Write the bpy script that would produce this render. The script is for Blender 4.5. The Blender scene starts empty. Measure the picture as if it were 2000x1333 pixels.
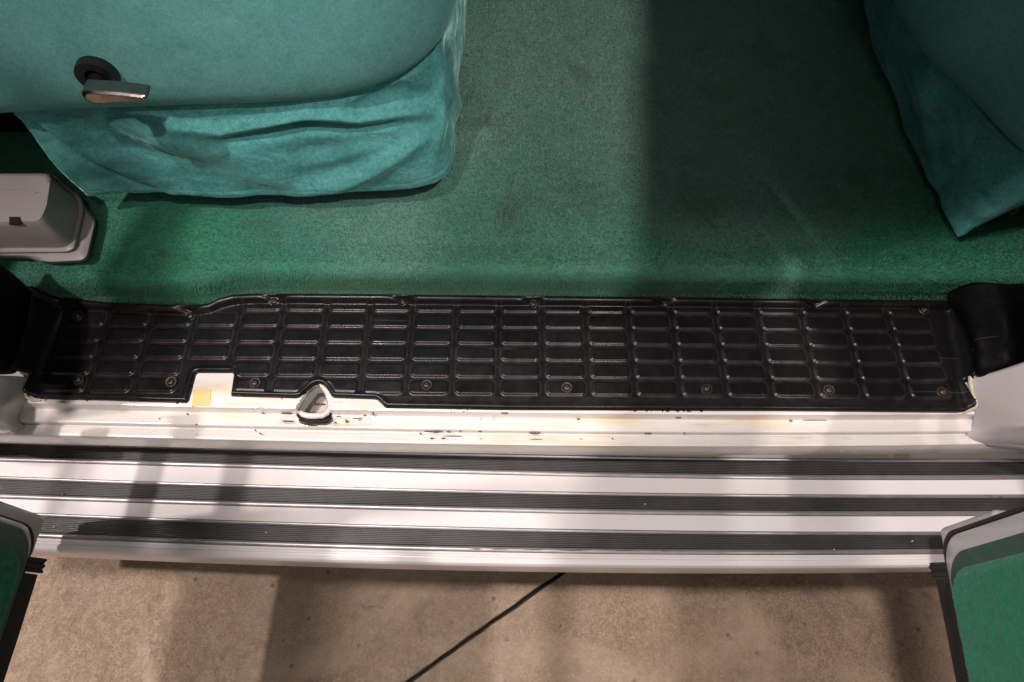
import bpy, math, random
import numpy as np
from mathutils import Vector, Matrix
random.seed(7); rng = np.random.RandomState(7)
scene = bpy.context.scene
col = scene.collection
R = math.radians

# ------------------------------------------------------------------ camera
CAM_H = 0.78                       # metres above the step plate (z = 0)
TILT, ROLL = R(26.57), R(0.4)
F = 1333.0                         # focal length in photo pixels (24 mm on a 36 mm sensor)
camd = bpy.data.cameras.new('camera'); camd.lens = 24.0; camd.sensor_width = 36.0
camd.clip_start = 0.01; camd.clip_end = 60
cam = bpy.data.objects.new('camera', camd); col.objects.link(cam)
ROT = Matrix.Rotation(TILT, 4, 'X') @ Matrix.Rotation(ROLL, 4, 'Z')
cam.matrix_world = Matrix.Translation((0, 0, CAM_H)) @ ROT
scene.camera = cam

# ------------------------------------------------------------------ world, lamps, exposure
world = bpy.data.worlds.new('World'); scene.world = world; world.use_nodes = True
bg = world.node_tree.nodes['Background']
bg.inputs[0].default_value = (1.0, 0.93, 0.90, 1); bg.inputs[1].default_value = 0.155
scene.view_settings.view_transform = 'Standard'; scene.view_settings.look = 'None'
scene.view_settings.exposure = 0.0; scene.view_settings.gamma = 1.0
scene.view_settings.use_curve_mapping = False

def lamp(name, kind, loc, target, energy, color, size=0.1, size_y=None, spot=None, blend=0.3, spread=None):
    d = bpy.data.lights.new(name, kind); d.energy = energy; d.color = color
    if kind == 'AREA':
        d.size = size
        if size_y: d.shape = 'RECTANGLE'; d.size_y = size_y
        else: d.shape = 'DISK'
        if spread: d.spread = spread
    else:
        d.shadow_soft_size = size
    if kind == 'SPOT': d.spot_size = spot; d.spot_blend = blend
    o = bpy.data.objects.new(name, d); col.objects.link(o)
    o.location = loc
    o.rotation_euler = (Vector(target) - Vector(loc)).to_track_quat('-Z', 'Y').to_euler()
    return o
WARM = (1.0, 0.90, 0.85)
PINK = (1.0, 0.89, 0.87)
lamp('overhead_light', 'SPOT', (1.28, -1.57, 4.25), (0.10, 0.78, 0.05), 560, WARM, 0.06, spot=R(17.0), blend=.7)        # right, behind: shadow of the open door on the carpet
lamp('overhead_light', 'AREA', (-2.66, -.13, 4.2), (0.0, 0.25, 0), 145, PINK, 0.12)        # left: through the left door's window
lamp('overhead_light', 'AREA', (-1.06, -0.05, 4.4), (0.0, 0.1, 0), 142, PINK, 0.34)        # overhead
lamp('overhead_light', 'SPOT', (-.90, -1.05, 4.4), (-.50, 0.64, 0.2), 560, WARM, 0.06, spot=R(12.0), blend=.5)         # added spot to brighten the left chair
lamp('overhead_light', 'AREA', (0.6, -2.4, 3.9), (0.2, 0.5, 0), 24, PINK, 2.6)            # added wide fill light from behind, no panel known there

# ------------------------------------------------------------------ projection helpers (photo pixel -> point on a known plane)
R3 = ROT.to_3x3()
def ray(px, py):
    return R3 @ Vector(((px - 1000) / F, -(py - 666.5) / F, -1.0))
def Pz(px, py, z=0.0):
    d = ray(px, py); t = (z - CAM_H) / d.z
    return Vector((d.x * t, d.y * t, z))
def Py(px, py, y):
    d = ray(px, py); t = y / d.y
    return Vector((d.x * t, y, CAM_H + d.z * t))
RI = R3.inverted()
def proj(p):
    c = RI @ (Vector(p) - Vector((0, 0, CAM_H)))
    return 1000 + F * c.x / -c.z, 666.5 - F * c.y / -c.z
def smooth(t):
    t = np.clip(t, 0, 1); return t * t * (3 - 2 * t)

# ------------------------------------------------------------------ mesh helpers
def new_obj(name, verts, faces, mat=None, parent=None, shade=True):
    me = bpy.data.meshes.new(name)
    me.from_pydata([tuple(v) for v in verts], [], faces); me.validate(); me.update()
    if shade: me.polygons.foreach_set('use_smooth', [True] * len(me.polygons))
    if mat: me.materials.append(mat)
    o = bpy.data.objects.new(name, me); col.objects.link(o)
    if parent: o.parent = parent
    return o
def empty(name, loc=(0, 0, 0)):
    o = bpy.data.objects.new(name, None); col.objects.link(o); o.location = loc
    o.empty_display_size = 0.05
    return o
def tag(o, label=None, cat=None, group=None, kind=None):
    if label: o['label'] = label
    if cat: o['category'] = cat
    if group: o['group'] = group
    if kind: o['kind'] = kind
    return o
def autosmooth(o, ang=40):
    me = o.data
    bpy.context.view_layer.objects.active = o
    try:
        me.set_sharp_from_angle(angle=R(ang))
    except Exception: pass
def grid_faces(nr, nc, flip=False):
    i = np.arange(nr - 1)[:, None] * nc + np.arange(nc - 1)[None, :]
    q = np.stack([i, i + 1, i + nc + 1, i + nc], -1).reshape(-1, 4)
    if flip: q = q[:, ::-1]
    return q.tolist()
def loft(name, rows, mat, parent=None, flip=False, closed=False):
    rows = [list(r) for r in rows]
    nr, nc = len(rows), len(rows[0])
    v = [p for r in rows for p in r]
    f = grid_faces(nr, nc, flip)
    if closed:
        for i in range(nr - 1):
            q = [i * nc + nc - 1, i * nc, (i + 1) * nc, (i + 1) * nc + nc - 1]
            f.append(q[::-1] if flip else q)
    return new_obj(name, v, f, mat, parent)
class MB:
    def __init__(s): s.v = []; s.f = []
    def add(s, v, f):
        b = len(s.v); s.v += [tuple(p) for p in v]; s.f += [[i + b for i in q] for q in f]
    def box(s, x0, x1, y0, y1, z0, z1):
        s.add([(x, y, z) for z in (z0, z1) for y in (y0, y1) for x in (x0, x1)],
              [[0, 2, 3, 1], [4, 5, 7, 6], [0, 1, 5, 4], [2, 6, 7, 3], [0, 4, 6, 2], [1, 3, 7, 5]])
    def rings(s, rings, cap0=True, cap1=True):
        n = len(rings[0]); v = [p for r in rings for p in r]; f = []
        for k in range(len(rings) - 1):
            for i in range(n):
                j = (i + 1) % n
                f.append([k * n + i, k * n + j, (k + 1) * n + j, (k + 1) * n + i])
        if cap0: f.append(list(range(n))[::-1])
        if cap1: f.append([(len(rings) - 1) * n + i for i in range(n)])
        s.add(v, f)
    def tube(s, pts, rad, n=10, cap=True):
        pts = [Vector(p) for p in pts]; rads = rad if hasattr(rad, '__len__') else [rad] * len(pts)
        rings = []; up = Vector((0, 0, 1))
        for i, p in enumerate(pts):
            t = (pts[min(i + 1, len(pts) - 1)] - pts[max(i - 1, 0)]).normalized()
            u = t.cross(up)
            if u.length < 1e-3: u = t.cross(Vector((0, 1, 0)))
            u.normalize(); w = u.cross(t)
            rings.append([p + rads[i] * (math.cos(a) * u + math.sin(a) * w) for a in [2 * math.pi * k / n for k in range(n)]])
        s.rings(rings, cap, cap)
    def build(s, name, mat, parent=None, bevel=0, shade=True, ang=35, seg=3):
        o = new_obj(name, s.v, s.f, mat, parent, shade)
        if bevel:
            m = o.modifiers.new('bevel', 'BEVEL'); m.width = bevel; m.segments = seg; m.limit_method = 'ANGLE'; m.angle_limit = R(30)
            m.harden_normals = True
        autosmooth(o, ang)
        return o
def poly_sd(P, poly):
    """signed distance (negative inside) of points P (n,2) to polygon, and the nearest boundary point"""
    poly = np.asarray(poly, float); n = len(poly)
    d2 = np.full(len(P), 1e9); near = P.copy(); inside = np.zeros(len(P), bool)
    for i in range(n):
        a, b = poly[i], poly[(i + 1) % n]; e = b - a
        t = np.clip(((P - a) @ e) / max(e @ e, 1e-12), 0, 1)
        q = a + t[:, None] * e; dd = ((P - q) ** 2).sum(1)
        m = dd < d2; d2[m] = dd[m]; near[m] = q[m]
        c = (a[1] > P[:, 1]) != (b[1] > P[:, 1])
        with np.errstate(divide='ignore', invalid='ignore'):
            xx = (b[0] - a[0]) * (P[:, 1] - a[1]) / (b[1] - a[1]) + a[0]
        inside ^= c & (P[:, 0] < xx)
    d = np.sqrt(d2); return np.where(inside, -d, d), near
def round_poly(poly, r, n=5):
    out = []; m = len(poly)
    for i in range(m):
        p0, p, p1 = (np.array(poly[(i + k) % m], float) for k in (-1, 0, 1))
        a = p0 - p; b = p1 - p; rr = min(r, np.linalg.norm(a) * .45, np.linalg.norm(b) * .45)
        s = p + a / np.linalg.norm(a) * rr; e = p + b / np.linalg.norm(b) * rr
        for t in np.linspace(0, 1, n): out.append((1 - t) ** 2 * s + 2 * t * (1 - t) * p + t * t * e)
    return np.array(out)
def fast_noise(x, y, seed, octaves=3, scale=1.0):
    """cheap smooth value noise for geometry (numpy)"""
    rs = np.random.RandomState(seed); T = rs.rand(256, 256); out = 0; amp = 1; tot = 0
    x = np.asarray(x) * scale; y = np.asarray(y) * scale
    for o in range(octaves):
        xi = np.floor(x).astype(int); yi = np.floor(y).astype(int); fx = smooth(x - xi); fy = smooth(y - yi)
        g = lambda a, b: T[a % 256, b % 256]
        v = (g(xi, yi) * (1 - fx) + g(xi + 1, yi) * fx) * (1 - fy) + (g(xi, yi + 1) * (1 - fx) + g(xi + 1, yi + 1) * fx) * fy
        out = out + amp * (v - .5); tot += amp; amp *= .5; x = x * 2.03 + 17; y = y * 2.03 + 5
    return out / tot

# ------------------------------------------------------------------ materials
class NT:
    def __init__(s, name):
        s.m = bpy.data.materials.new(name); s.m.use_nodes = True; s.t = s.m.node_tree
        s.b = s.t.nodes['Principled BSDF']; s.tc = s.t.nodes.new('ShaderNodeTexCoord')
        s.pos = s.t.nodes.new('ShaderNodeNewGeometry').outputs['Position']
    def n(s, k, **kw):
        o = s.t.nodes.new(k)
        for a, b in kw.items(): setattr(o, a, b)
        return o
    def link(s, a, b): s.t.links.new(a, b)
    def vec(s, scale=(1, 1, 1), rot=(0, 0, 0), loc=(0, 0, 0)):
        mp = s.n('ShaderNodeMapping'); s.link(s.pos, mp.inputs[0])
        mp.inputs['Scale'].default_value = scale; mp.inputs['Rotation'].default_value = rot; mp.inputs['Location'].default_value = loc
        return mp.outputs[0]
    def noise(s, scale, detail=4, rough=.55, vec=None, dist=0):
        o = s.n('ShaderNodeTexNoise'); s.link(vec or s.pos, o.inputs['Vector'])
        o.inputs['Scale'].default_value = scale; o.inputs['Detail'].default_value = detail
        o.inputs['Roughness'].default_value = rough; o.inputs['Distortion'].default_value = dist
        return o.outputs['Fac']
    def vor(s, scale, feature='F1', vec=None, out='Distance'):
        o = s.n('ShaderNodeTexVoronoi', feature=feature); s.link(vec or s.pos, o.inputs['Vector'])
        o.inputs['Scale'].default_value = scale
        return o.outputs[out]
    def ramp(s, fac, stops, interp='LINEAR'):
        o = s.n('ShaderNodeValToRGB'); o.color_ramp.interpolation = interp; e = o.color_ramp.elements
        while len(e) < len(stops): e.new(.5)
        for i, (p, c) in enumerate(stops):
            e[i].position = p; e[i].color = (c, c, c, 1) if not hasattr(c, '__len__') else (*c, 1)
        s.link(fac, o.inputs[0]); return o.outputs[0]
    def mix(s, fac, a, b, blend='MIX'):
        o = s.n('ShaderNodeMix', data_type='RGBA', blend_type=blend)
        for i, v in ((0, fac), (6, a), (7, b)):
            if hasattr(v, 'is_linked') or hasattr(v, 'links'): s.link(v, o.inputs[i])
            elif i == 0: o.inputs[0].default_value = v
            else: o.inputs[i].default_value = (*v, 1)
        return o.outputs[2]
    def math(s, op, a, b=0.0, clamp=False):
        o = s.n('ShaderNodeMath', operation=op, use_clamp=clamp)
        for i, v in ((0, a), (1, b)):
            if hasattr(v, 'links'): s.link(v, o.inputs[i])
            else: o.inputs[i].default_value = v
        return o.outputs[0]
    def bump(s, h, strength=.3, dist=.001, normal=None):
        o = s.n('ShaderNodeBump'); o.inputs['Strength'].default_value = strength; o.inputs['Distance'].default_value = dist
        s.link(h, o.inputs['Height'])
        if normal: s.link(normal, o.inputs['Normal'])
        return o.outputs[0]
    def set(s, **kw):
        names = dict(color='Base Color', rough='Roughness', metal='Metallic', normal='Normal', coat='Coat Weight', coatr='Coat Roughness',
                     sheen='Sheen Weight', sheenr='Sheen Roughness', sheent='Sheen Tint', spec='Specular IOR Level', trans='Transmission Weight', alpha='Alpha')
        for k, v in kw.items():
            i = s.b.inputs[names[k]]
            if hasattr(v, 'links'): s.link(v, i)
            elif hasattr(v, '__len__'): i.default_value = (*v, 1)
            else: i.default_value = v
        return s

def m_white(name='white_paint', base=(.74, .70, .685), cream=(.70, .60, .47), chips=.0, rough=.22, stain=.0):
    t = NT(name)
    lo = t.noise(9, 4); c = t.mix(t.ramp(lo, [(.45, 0), (.75, .35)]), base, (base[0] * .9, base[1] * .88, base[2] * .86))
    if stain:
        f = t.ramp(t.noise(22, 5, .6, t.vec((.35, 1.6, 1))), [(.50, 0), (.68, stain)])
        c = t.mix(f, c, cream)
        f = t.ramp(t.noise(60, 5, .65, t.vec((.25, 1.5, 1))), [(.60, 0), (.72, stain * .6)])
        c = t.mix(f, c, (.42, .34, .27))
    if chips:
        mask = t.ramp(t.noise(7, 3), [(.50, 0), (.62, 1)])
        ch = t.ramp(t.noise(260, 3, .6, t.vec((.55, 1.2, 1))), [(.69, 0), (.715, 1)])
        c = t.mix(t.math('MULTIPLY', t.math('MULTIPLY', mask, ch), chips), c, (.20, .165, .14))
    rr = t.ramp(t.noise(30, 4), [(.3, rough * .8), (.8, rough * 1.5)])
    t.set(color=c, rough=rr, coat=.3, coatr=.12, normal=t.bump(t.noise(160, 3), .06, .0006))
    return t.m
def m_black(name='black_plastic', base=(.0046, .0046, .0050), rough=.26, dust=.35, spec=.30):
    t = NT(name)
    f = t.noise(14, 5); c = t.mix(t.ramp(f, [(.35, 0), (.75, 1)]), base, tuple(b * 1.9 for b in base))
    red = t.ramp(t.noise(6, 3, .5, t.vec((1, 1.4, 1), loc=(3, 1, 0))), [(.56, 0), (.72, .6)]); c = t.mix(red, c, (base[0] * 2.4, base[1] * 1.2, base[2] * 1.1))
    mask = t.ramp(t.noise(10, 4), [(.48, 0), (.68, 1)])
    sp = t.ramp(t.noise(620, 2, .6), [(.69, 0), (.74, 1)])
    sp2 = t.ramp(t.noise(75, 6, .75, t.vec((.5, 1.4, 1))), [(.66, 0), (.78, .35)])
    d = t.math('MULTIPLY', t.math('MAXIMUM', t.math('MULTIPLY', sp, mask), sp2), dust, True)
    c = t.mix(d, c, (.20, .18, .17))
    scr = t.ramp(t.noise(40, 2, .5, t.vec((.12, 5, 1), rot=(0, 0, .25))), [(.70, 0), (.73, .10)])
    c = t.mix(scr, c, (.22, .20, .19))
    at = t.n('ShaderNodeAttribute', attribute_name='grime'); c = t.mix(t.math('MULTIPLY', at.outputs['Fac'], t.ramp(t.noise(60, 4), [(.35, .2), (.7, .9)])), c, (.030, .024, .024))
    t.set(color=c, rough=t.ramp(t.noise(45, 5), [(.25, rough * .7), (.75, rough * 1.5)]),
          normal=t.bump(t.noise(900, 2), .18, .0004), spec=spec)
    return t.m
def m_plain(name, base, rough=.5, metal=0, var=.25, scale=60, bump=.1, bscale=400):
    t = NT(name)
    c = t.mix(t.ramp(t.noise(scale, 5), [(.3, 0), (.75, 1)]), base, tuple(b * (1 - var) for b in base))
    t.set(color=c, rough=t.ramp(t.noise(scale * .7, 4), [(.3, rough * .85), (.75, rough * 1.2)]), metal=metal, normal=t.bump(t.noise(bscale, 3), bump, .0005))
    return t.m
def m_velvet(name, base, lite, sheen, nap=0.0, napscale=26):
    t = NT(name)
    n1 = t.noise(napscale, 4, .55, None, .8); n2 = t.noise(170, 4, .7); n3 = t.noise(700, 3, .7, t.vec((1.0, .5, .45), rot=(0, .25, 0)))
    f = t.math('ADD', t.math('MULTIPLY', n1, .25), t.math('ADD', t.math('MULTIPLY', n2, .35), t.math('MULTIPLY', n3, .40)))
    c = t.mix(t.ramp(f, [(.38, 0), (.62, 1)]), base, lite)
    nb = t.bump(t.math('ADD', t.math('MULTIPLY', n2, .6), n3), .40, .0012)
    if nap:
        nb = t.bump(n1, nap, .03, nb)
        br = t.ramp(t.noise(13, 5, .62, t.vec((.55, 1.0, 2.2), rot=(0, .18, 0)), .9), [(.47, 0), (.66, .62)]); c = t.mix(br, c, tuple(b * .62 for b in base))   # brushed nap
    t.set(color=c, rough=.85, sheen=sheen, sheenr=.30, sheent=(.50, .88, .84), spec=.12, normal=nb)
    return t.m
def m_carpet(name='green_carpet', a=(.014, .115, .064), b=(.050, .285, .172), streak=True, bright=1.0):
    t = NT(name)
    a = tuple(x * bright for x in a); b = tuple(x * bright for x in b)
    fine = t.noise(560, 3, .7); st = t.noise(190, 4, .7, t.vec((.28, 1.25, 1)) if streak else None)
    mid = t.noise(38, 4, .6); lo = t.noise(5.5, 4, .55, None, .4)
    f = t.math('ADD', t.math('MULTIPLY', fine, .40), t.math('ADD', t.math('MULTIPLY', st, .38), t.math('MULTIPLY', mid, .22)))
    c = t.mix(t.ramp(f, [(.36, 0), (.64, 1)]), a, b)
    blu = t.ramp(t.noise(3.2, 3, .5, t.vec((1, 1, 1), loc=(.7, .4, 0))), [(.42, 0), (.62, .75)])
    if streak:
        c = t.mix(blu, c, t.mix(f, (.022, .090, .072), (.065, .215, .175)))
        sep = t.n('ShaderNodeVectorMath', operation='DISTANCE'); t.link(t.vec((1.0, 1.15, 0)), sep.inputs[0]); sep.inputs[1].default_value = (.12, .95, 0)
        tr = t.math('ADD', t.ramp(sep.outputs['Value'], [(.16, 1), (.56, 0)]), t.math('MULTIPLY', t.math('SUBTRACT', lo, .5), 1.3), True)   # trodden middle of the floor, lightened further in place of lamp light
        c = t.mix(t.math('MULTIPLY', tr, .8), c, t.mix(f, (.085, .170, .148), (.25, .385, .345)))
        wear = t.ramp(t.noise(9, 4, .6, None, .5), [(.56, 0), (.72, .5)]); c = t.mix(wear, c, t.mix(f, (.040, .044, .030), (.105, .105, .080)))
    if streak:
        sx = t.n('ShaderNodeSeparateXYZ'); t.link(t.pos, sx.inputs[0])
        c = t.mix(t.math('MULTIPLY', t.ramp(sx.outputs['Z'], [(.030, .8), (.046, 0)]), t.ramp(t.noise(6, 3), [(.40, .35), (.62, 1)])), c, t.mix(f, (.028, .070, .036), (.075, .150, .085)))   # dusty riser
    lint = t.ramp(t.noise(1500, 1), [(.80, 0), (.83, .6)]); c = t.mix(lint, c, (.30, .40, .34))
    t.set(color=c, rough=.95, sheen=.35, sheenr=.5, sheent=(.45, .8, .62), spec=.1,
          normal=t.bump(f, .8, .0035))
    return t.m
def m_concrete():
    t = NT('concrete')
    f1 = t.noise(330, 5, .8); f2 = t.noise(75, 6, .72); f3 = t.noise(8, 6, .65, None, .5); f4 = t.noise(2.2, 4)
    base = t.mix(t.ramp(f1, [(.34, 0), (.66, 1)]), (.135, .094, .062), (.440, .322, .222))
    base = t.mix(t.ramp(f2, [(.44, 0), (.68, .6)]), base, (.185, .125, .082))
    base = t.mix(t.ramp(f3, [(.52, 0), (.66, .4)]), base, (.165, .118, .088)); base = t.mix(t.ramp(t.noise(13, 6, .7, t.vec((1, 1, 1), loc=(5, 2, 0)), 1.2), [(.55, 0), (.66, .55)]), base, (.115, .085, .066)); base = t.mix(t.ramp(t.noise(3.5, 5, .6, t.vec((1, 1, 1), loc=(1, 7, 0)), .8), [(.52, 0), (.66, .5)]), base, (.52, .40, .29))
    base = t.mix(t.ramp(f4, [(.45, 0), (.62, .25)]), base, (.42, .32, .235))
    wv = t.n('ShaderNodeVectorMath', operation='MULTIPLY_ADD'); nz = t.n('ShaderNodeTexNoise'); nz.inputs['Scale'].default_value = 9; nz.inputs['Detail'].default_value = 5
    t.link(t.pos, nz.inputs['Vector']); t.link(nz.outputs['Color'], wv.inputs[0]); wv.inputs[1].default_value = (.22, .22, .22); t.link(t.pos, wv.inputs[2])
    w = t.vor(4.2, 'DISTANCE_TO_EDGE', wv.outputs[0])
    crk = t.math('MULTIPLY', t.ramp(w, [(.0, 1), (.009, 0)]), t.ramp(t.noise(6, 3), [(.56, 0), (.62, .45)]))
    base = t.mix(crk, base, (.08, .06, .045))
    pit = t.ramp(t.vor(30, 'F1'), [(.05, 1), (.16, 0)]); pm = t.ramp(t.noise(18, 2), [(.54, 0), (.60, .8)])
    base = t.mix(t.math('MULTIPLY', pit, pm), base, (.065, .05, .04))
    h = t.math('ADD', t.math('MULTIPLY', f1, .5), t.math('ADD', f2, t.math('MULTIPLY', crk, -2)))
    t.set(color=base, rough=t.ramp(f2, [(.3, .55), (.8, .85)]), spec=.35, normal=t.bump(h, .25, .002))
    return t.m
def m_ribbed(name='ribbed_rubber'):
    return m_plain(name, (.060, .055, .057), .42, 0, .45, 35, .12, 700)

M = {}
M['white'] = m_white('white_paint', (.68, .64, .60), (.62, .53, .40), chips=.9, stain=1.0)
M['board'] = m_white('white_board_paint', (.76, .715, .705), rough=.2, chips=.5)
M['jamb'] = m_white('grey_white_paint', (.40, .385, .385), (.45, .38, .30), chips=.4, rough=.35, stain=.3)
M['door_paint'] = m_white('door_paint', (.46, .45, .45), rough=.3, chips=.3)
M['black'] = m_black()
M['trim'] = m_black('black_trim', (.0012, .0012, .0013), .6, .05, .08)  # blacker than the plate: the lack of light is put into the colour
M['seal'] = m_plain('seal_rubber', (.012, .011, .011), .55, 0, .4, 50, .2, 300)
M['rubber'] = m_ribbed()
M['metal_edge'] = m_plain('aluminium_edge', (.38, .36, .36), .35, .6, .25, 50, .1)
M['rust'] = m_plain('rusty_steel', (.115, .084, .074), .42, .8, .75, 300, .5, 900)
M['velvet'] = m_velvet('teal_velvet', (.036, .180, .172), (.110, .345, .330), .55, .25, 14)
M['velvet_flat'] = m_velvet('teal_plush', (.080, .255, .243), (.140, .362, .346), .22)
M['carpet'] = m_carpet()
M['door_carpet'] = m_carpet('door_carpet', (.004, .085, .046), (.010, .180, .098), False)
M['band'] = m_plain('green_vinyl', (.035, .095, .075), .6, 0, .3, 120, .4, 500)
M['grey'] = m_plain('grey_plastic', (.31, .28, .278), .42, 0, .12, 20, .12, 900)
M['chrome'] = m_plain('worn_chrome', (.42, .36, .32), .16, 1, .5, 90, .08, 200)
M['greengrey'] = m_plain('lever_side', (.030, .048, .046), .35, .2, .3, 90)
M['concrete'] = m_concrete()
M['pocket_grey'] = m_plain('pocket_shade_grey', (.10, .095, .09), .6, 0, .35, 90)
M['chip'] = m_plain('rust_chip', (.21, .165, .135), .8, 0, .6, 300)
M['joint'] = m_plain('joint_dirt', (.022, .016, .012), .9, 0, .5, 200, .4)
M['dark'] = m_plain('gap_shade', (.008, .007, .007), .9)  # colour stands for the shade inside gaps and holes
M['body'] = m_white('van_paint', (.62, .60, .59), rough=.3)
M['yellow'] = m_plain('yellow_sticker', (.62, .48, .19), .6, 0, .12, 80)
M['cream'] = m_plain('cream_sealant', (.55, .48, .36), .6, 0, .3, 200, .4, 400)
M['liner'] = m_plain('grey_liner', (.16, .17, .16), .9, 0, .2, 30)
M['pedestal'] = m_plain('green_painted_steel', (.008, .055, .034), .4, 0, .3, 40)
M['black_steel'] = m_plain('black_steel', (.006, .006, .007), .35, 0, .4, 40)

# ------------------------------------------------------------------ the concrete floor with its saw cut
ZG = -0.45
a = Pz(1108, 1112, ZG); b = Pz(797, 1333, ZG)
d = (b - a).normalized(); nrm = Vector((-d.y, d.x, 0))
def cut(t, off): p = a + d * t + nrm * off; return (p.x, p.y)
ts = np.concatenate([[-5], np.linspace(-.4, .9, 160), [5]])
rows = []
wob = lambda t, s: 0.0026 * float(fast_noise(np.array([t]), np.array([s]), 3, 3, 45)[0])
prof = [(-6, 0), (-.8, 0), (-.0050, 0), (-.0032, -.003), (-.0021, -.014), (.0019, -.014), (.0026, -.003), (.0044, 0), (.8, 0), (6, 0)]
for (o, z) in prof:
    row = []
    for t in ts:
        oo = o + (wob(t, o * 9) + wob(t, 2.2) if abs(o) < .01 else 0)
        x, y = cut(t, oo); row.append((x, y, ZG + z))
    rows.append(row)
fl = loft('concrete_floor', rows, M['concrete']); autosmooth(fl, 30)
fl.data.materials.append(M['joint'])
for p_ in fl.data.polygons:
    if min(fl.data.vertices[i].co.z for i in p_.vertices) < ZG - .008: p_.material_index = 1
tag(fl, 'tan stained concrete floor with a dark saw cut crossing it', 'floor', kind='structure')

# ------------------------------------------------------------------ the van
van = empty('van', (0, 0.9, ZG))
tag(van, 'white van seen at its open doorway, with black step plate and ribbed running board', 'van')
VINV = Matrix.Translation((0, -0.9, -ZG))
def vpart(o, parent=None):
    """hang a mesh built in world coordinates under the van (or one of its parts)"""
    o.parent = parent or van
    if parent is None: o.matrix_parent_inverse = VINV
    return o

# body shell: roof, far side, end walls, side wall either side of the doorway, floor pan
mb = MB()
mb.box(-1.9, 1.9, 0.25, 1.95, 1.822, 1.86); mb.box(-1.9, 1.9, 1.90, 1.95, -.15, .58); mb.box(-1.9, 1.9, 1.90, 1.95, 1.15, 1.82)
for wx in ((-1.9, -1.6), (-.25, -.05), (1.55, 1.9)): mb.box(wx[0], wx[1], 1.902, 1.948, .581, 1.149)
mb.box(-1.9, -1.86, 0.27, 1.898, -.10, 1.82); mb.box(1.86, 1.9, 0.27, 1.898, -.10, 1.82)
mb.box(-1.9, -.665, 0.262, .285, -.075, 1.82); mb.box(.675, 1.9, 0.262, .285, -.075, 1.82)
mb.box(.525, .673, 0.263, .284, .26, 1.329)  # added unseen pillar, keeps lamp light off the right of the carpet
mb.box(-.663, .673, 0.262, .285, 1.75, 1.82)
mb.box(-1.858, 1.858, 0.50, 1.898, -.05, .035)
mb.box(-1.9, 1.9, 0.29, .48, -.20, -.07)
vpart(mb.build('body', M['body'], None, .002))
mb = MB(); mb.box(-1.855, 1.855, .30, 1.895, 1.80, 1.819); mb.box(-1.855, 1.855, 1.88, 1.897, .06, .57)
vpart(mb.build('headliner', M['liner'], None, .003))

# ---- door sill: pressed white steel, lofted along the doorway
PX = [60, 120, 500, 1000, 1500, 1850]
LN = {'L1': [788, 789, 797, 807, 810, 810], 'L2': [800, 802, 809, 820, 820.6, 820.5], 'L3': [824, 825.5, 833, 842, 845, 843.5],
      'L4': [829, 831, 841, 849, 851, 850], 'L5': [849.5, 851.5, 860, 870, 871.6, 869]}
LZ = {'L1': -.004, 'L2': -.0175, 'L3': -.0175, 'L4': -.0225, 'L5': -.0225}
def line_fit(pxs, pys, z, deg=3):
    P = [Pz(x, y, z) for x, y in zip(pxs, pys)]
    return np.poly1d(np.polyfit([p.x for p in P], [p.y for p in P], min(deg, len(P) - 1)))
LF = {k: line_fit(PX, v, LZ[k], 3) for k, v in LN.items()}
XS = np.arange(-.665, .675, .0016)
yl = {k: f(XS) for k, f in LF.items()}
rows_y, rows_z = [], []
def addrow(y, z): rows_y.append(y); rows_z.append(np.full_like(XS, z))
ytop = np.full_like(XS, .362)
for t in np.linspace(0, 1, 44): addrow(ytop * (1 - t) + (yl['L1'] + .0025) * t, -.004)
addrow(yl['L1'] + .0004, -.0046); addrow(yl['L1'] - .0002, -.0062); addrow(yl['L1'] - .0008, -.0160)
for t in np.linspace(0, 1, 14): addrow((yl['L1'] - .0020) * (1 - t) + (yl['L3'] + .0015) * t, -.0178)
addrow(yl['L3'] + .0006, -.0183); addrow(yl['L3'] + .0001, -.0200); addrow(yl['L3'] - .0006, -.0265); addrow(yl['L4'] + .0004, -.0265); addrow(yl['L4'] - .0003, -.0240)
for t in np.linspace(0, 1, 6): addrow((yl['L4'] - .0012) * (1 - t) + (yl['L5'] + .002) * t, -.0232)
addrow(yl['L5'] + .0004, -.0240); addrow(yl['L5'], -.0268); addrow(yl['L5'] + .0005, -.06); addrow(yl['L5'] + .03, -.075)
Y = np.array(rows_y); Z = np.array(rows_z); X = np.broadcast_to(XS, Y.shape)
pock = round_poly([tuple(Pz(x, y, -.008).xy) for x, y in
        [(622, 750), (637, 772), (645, 800), (646, 818), (636, 826), (600, 827), (583, 822), (577, 810), (581, 798), (606, 757)]], .004)
sd, near = poly_sd(np.stack([X.ravel(), Y.ravel()], 1), pock)
sd = sd.reshape(X.shape)
rim = np.exp(-(sd / .0022) ** 2) * .0010
sd = np.where(Z < -.03, 1.0, sd)
Z = Z + np.where(sd < 0, -.030 * smooth(-sd / .0030), rim * (sd < .006))
Y = Y + 0
# small dents and weld flats
Z = Z + .0006 * fast_noise(X, Y, 11, 2, 14)
for (qx, qy, w, hgt) in [(567, 816, .012, -.004), (668, 820, .014, -.004), (713, 813, .005, .002), (512, 806, .004, .0015)]:
    q = Pz(qx, qy, -.012); g = np.exp(-(((X - q.x) / w) ** 4 + ((Y - q.y) / .0045) ** 4)); Z = Z + hgt * g
sill = new_obj('door_sill', np.stack([X, Y, Z], -1).reshape(-1, 3), grid_faces(*Y.shape, flip=True), M['white'])
autosmooth(sill, 50); vpart(sill)
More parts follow.
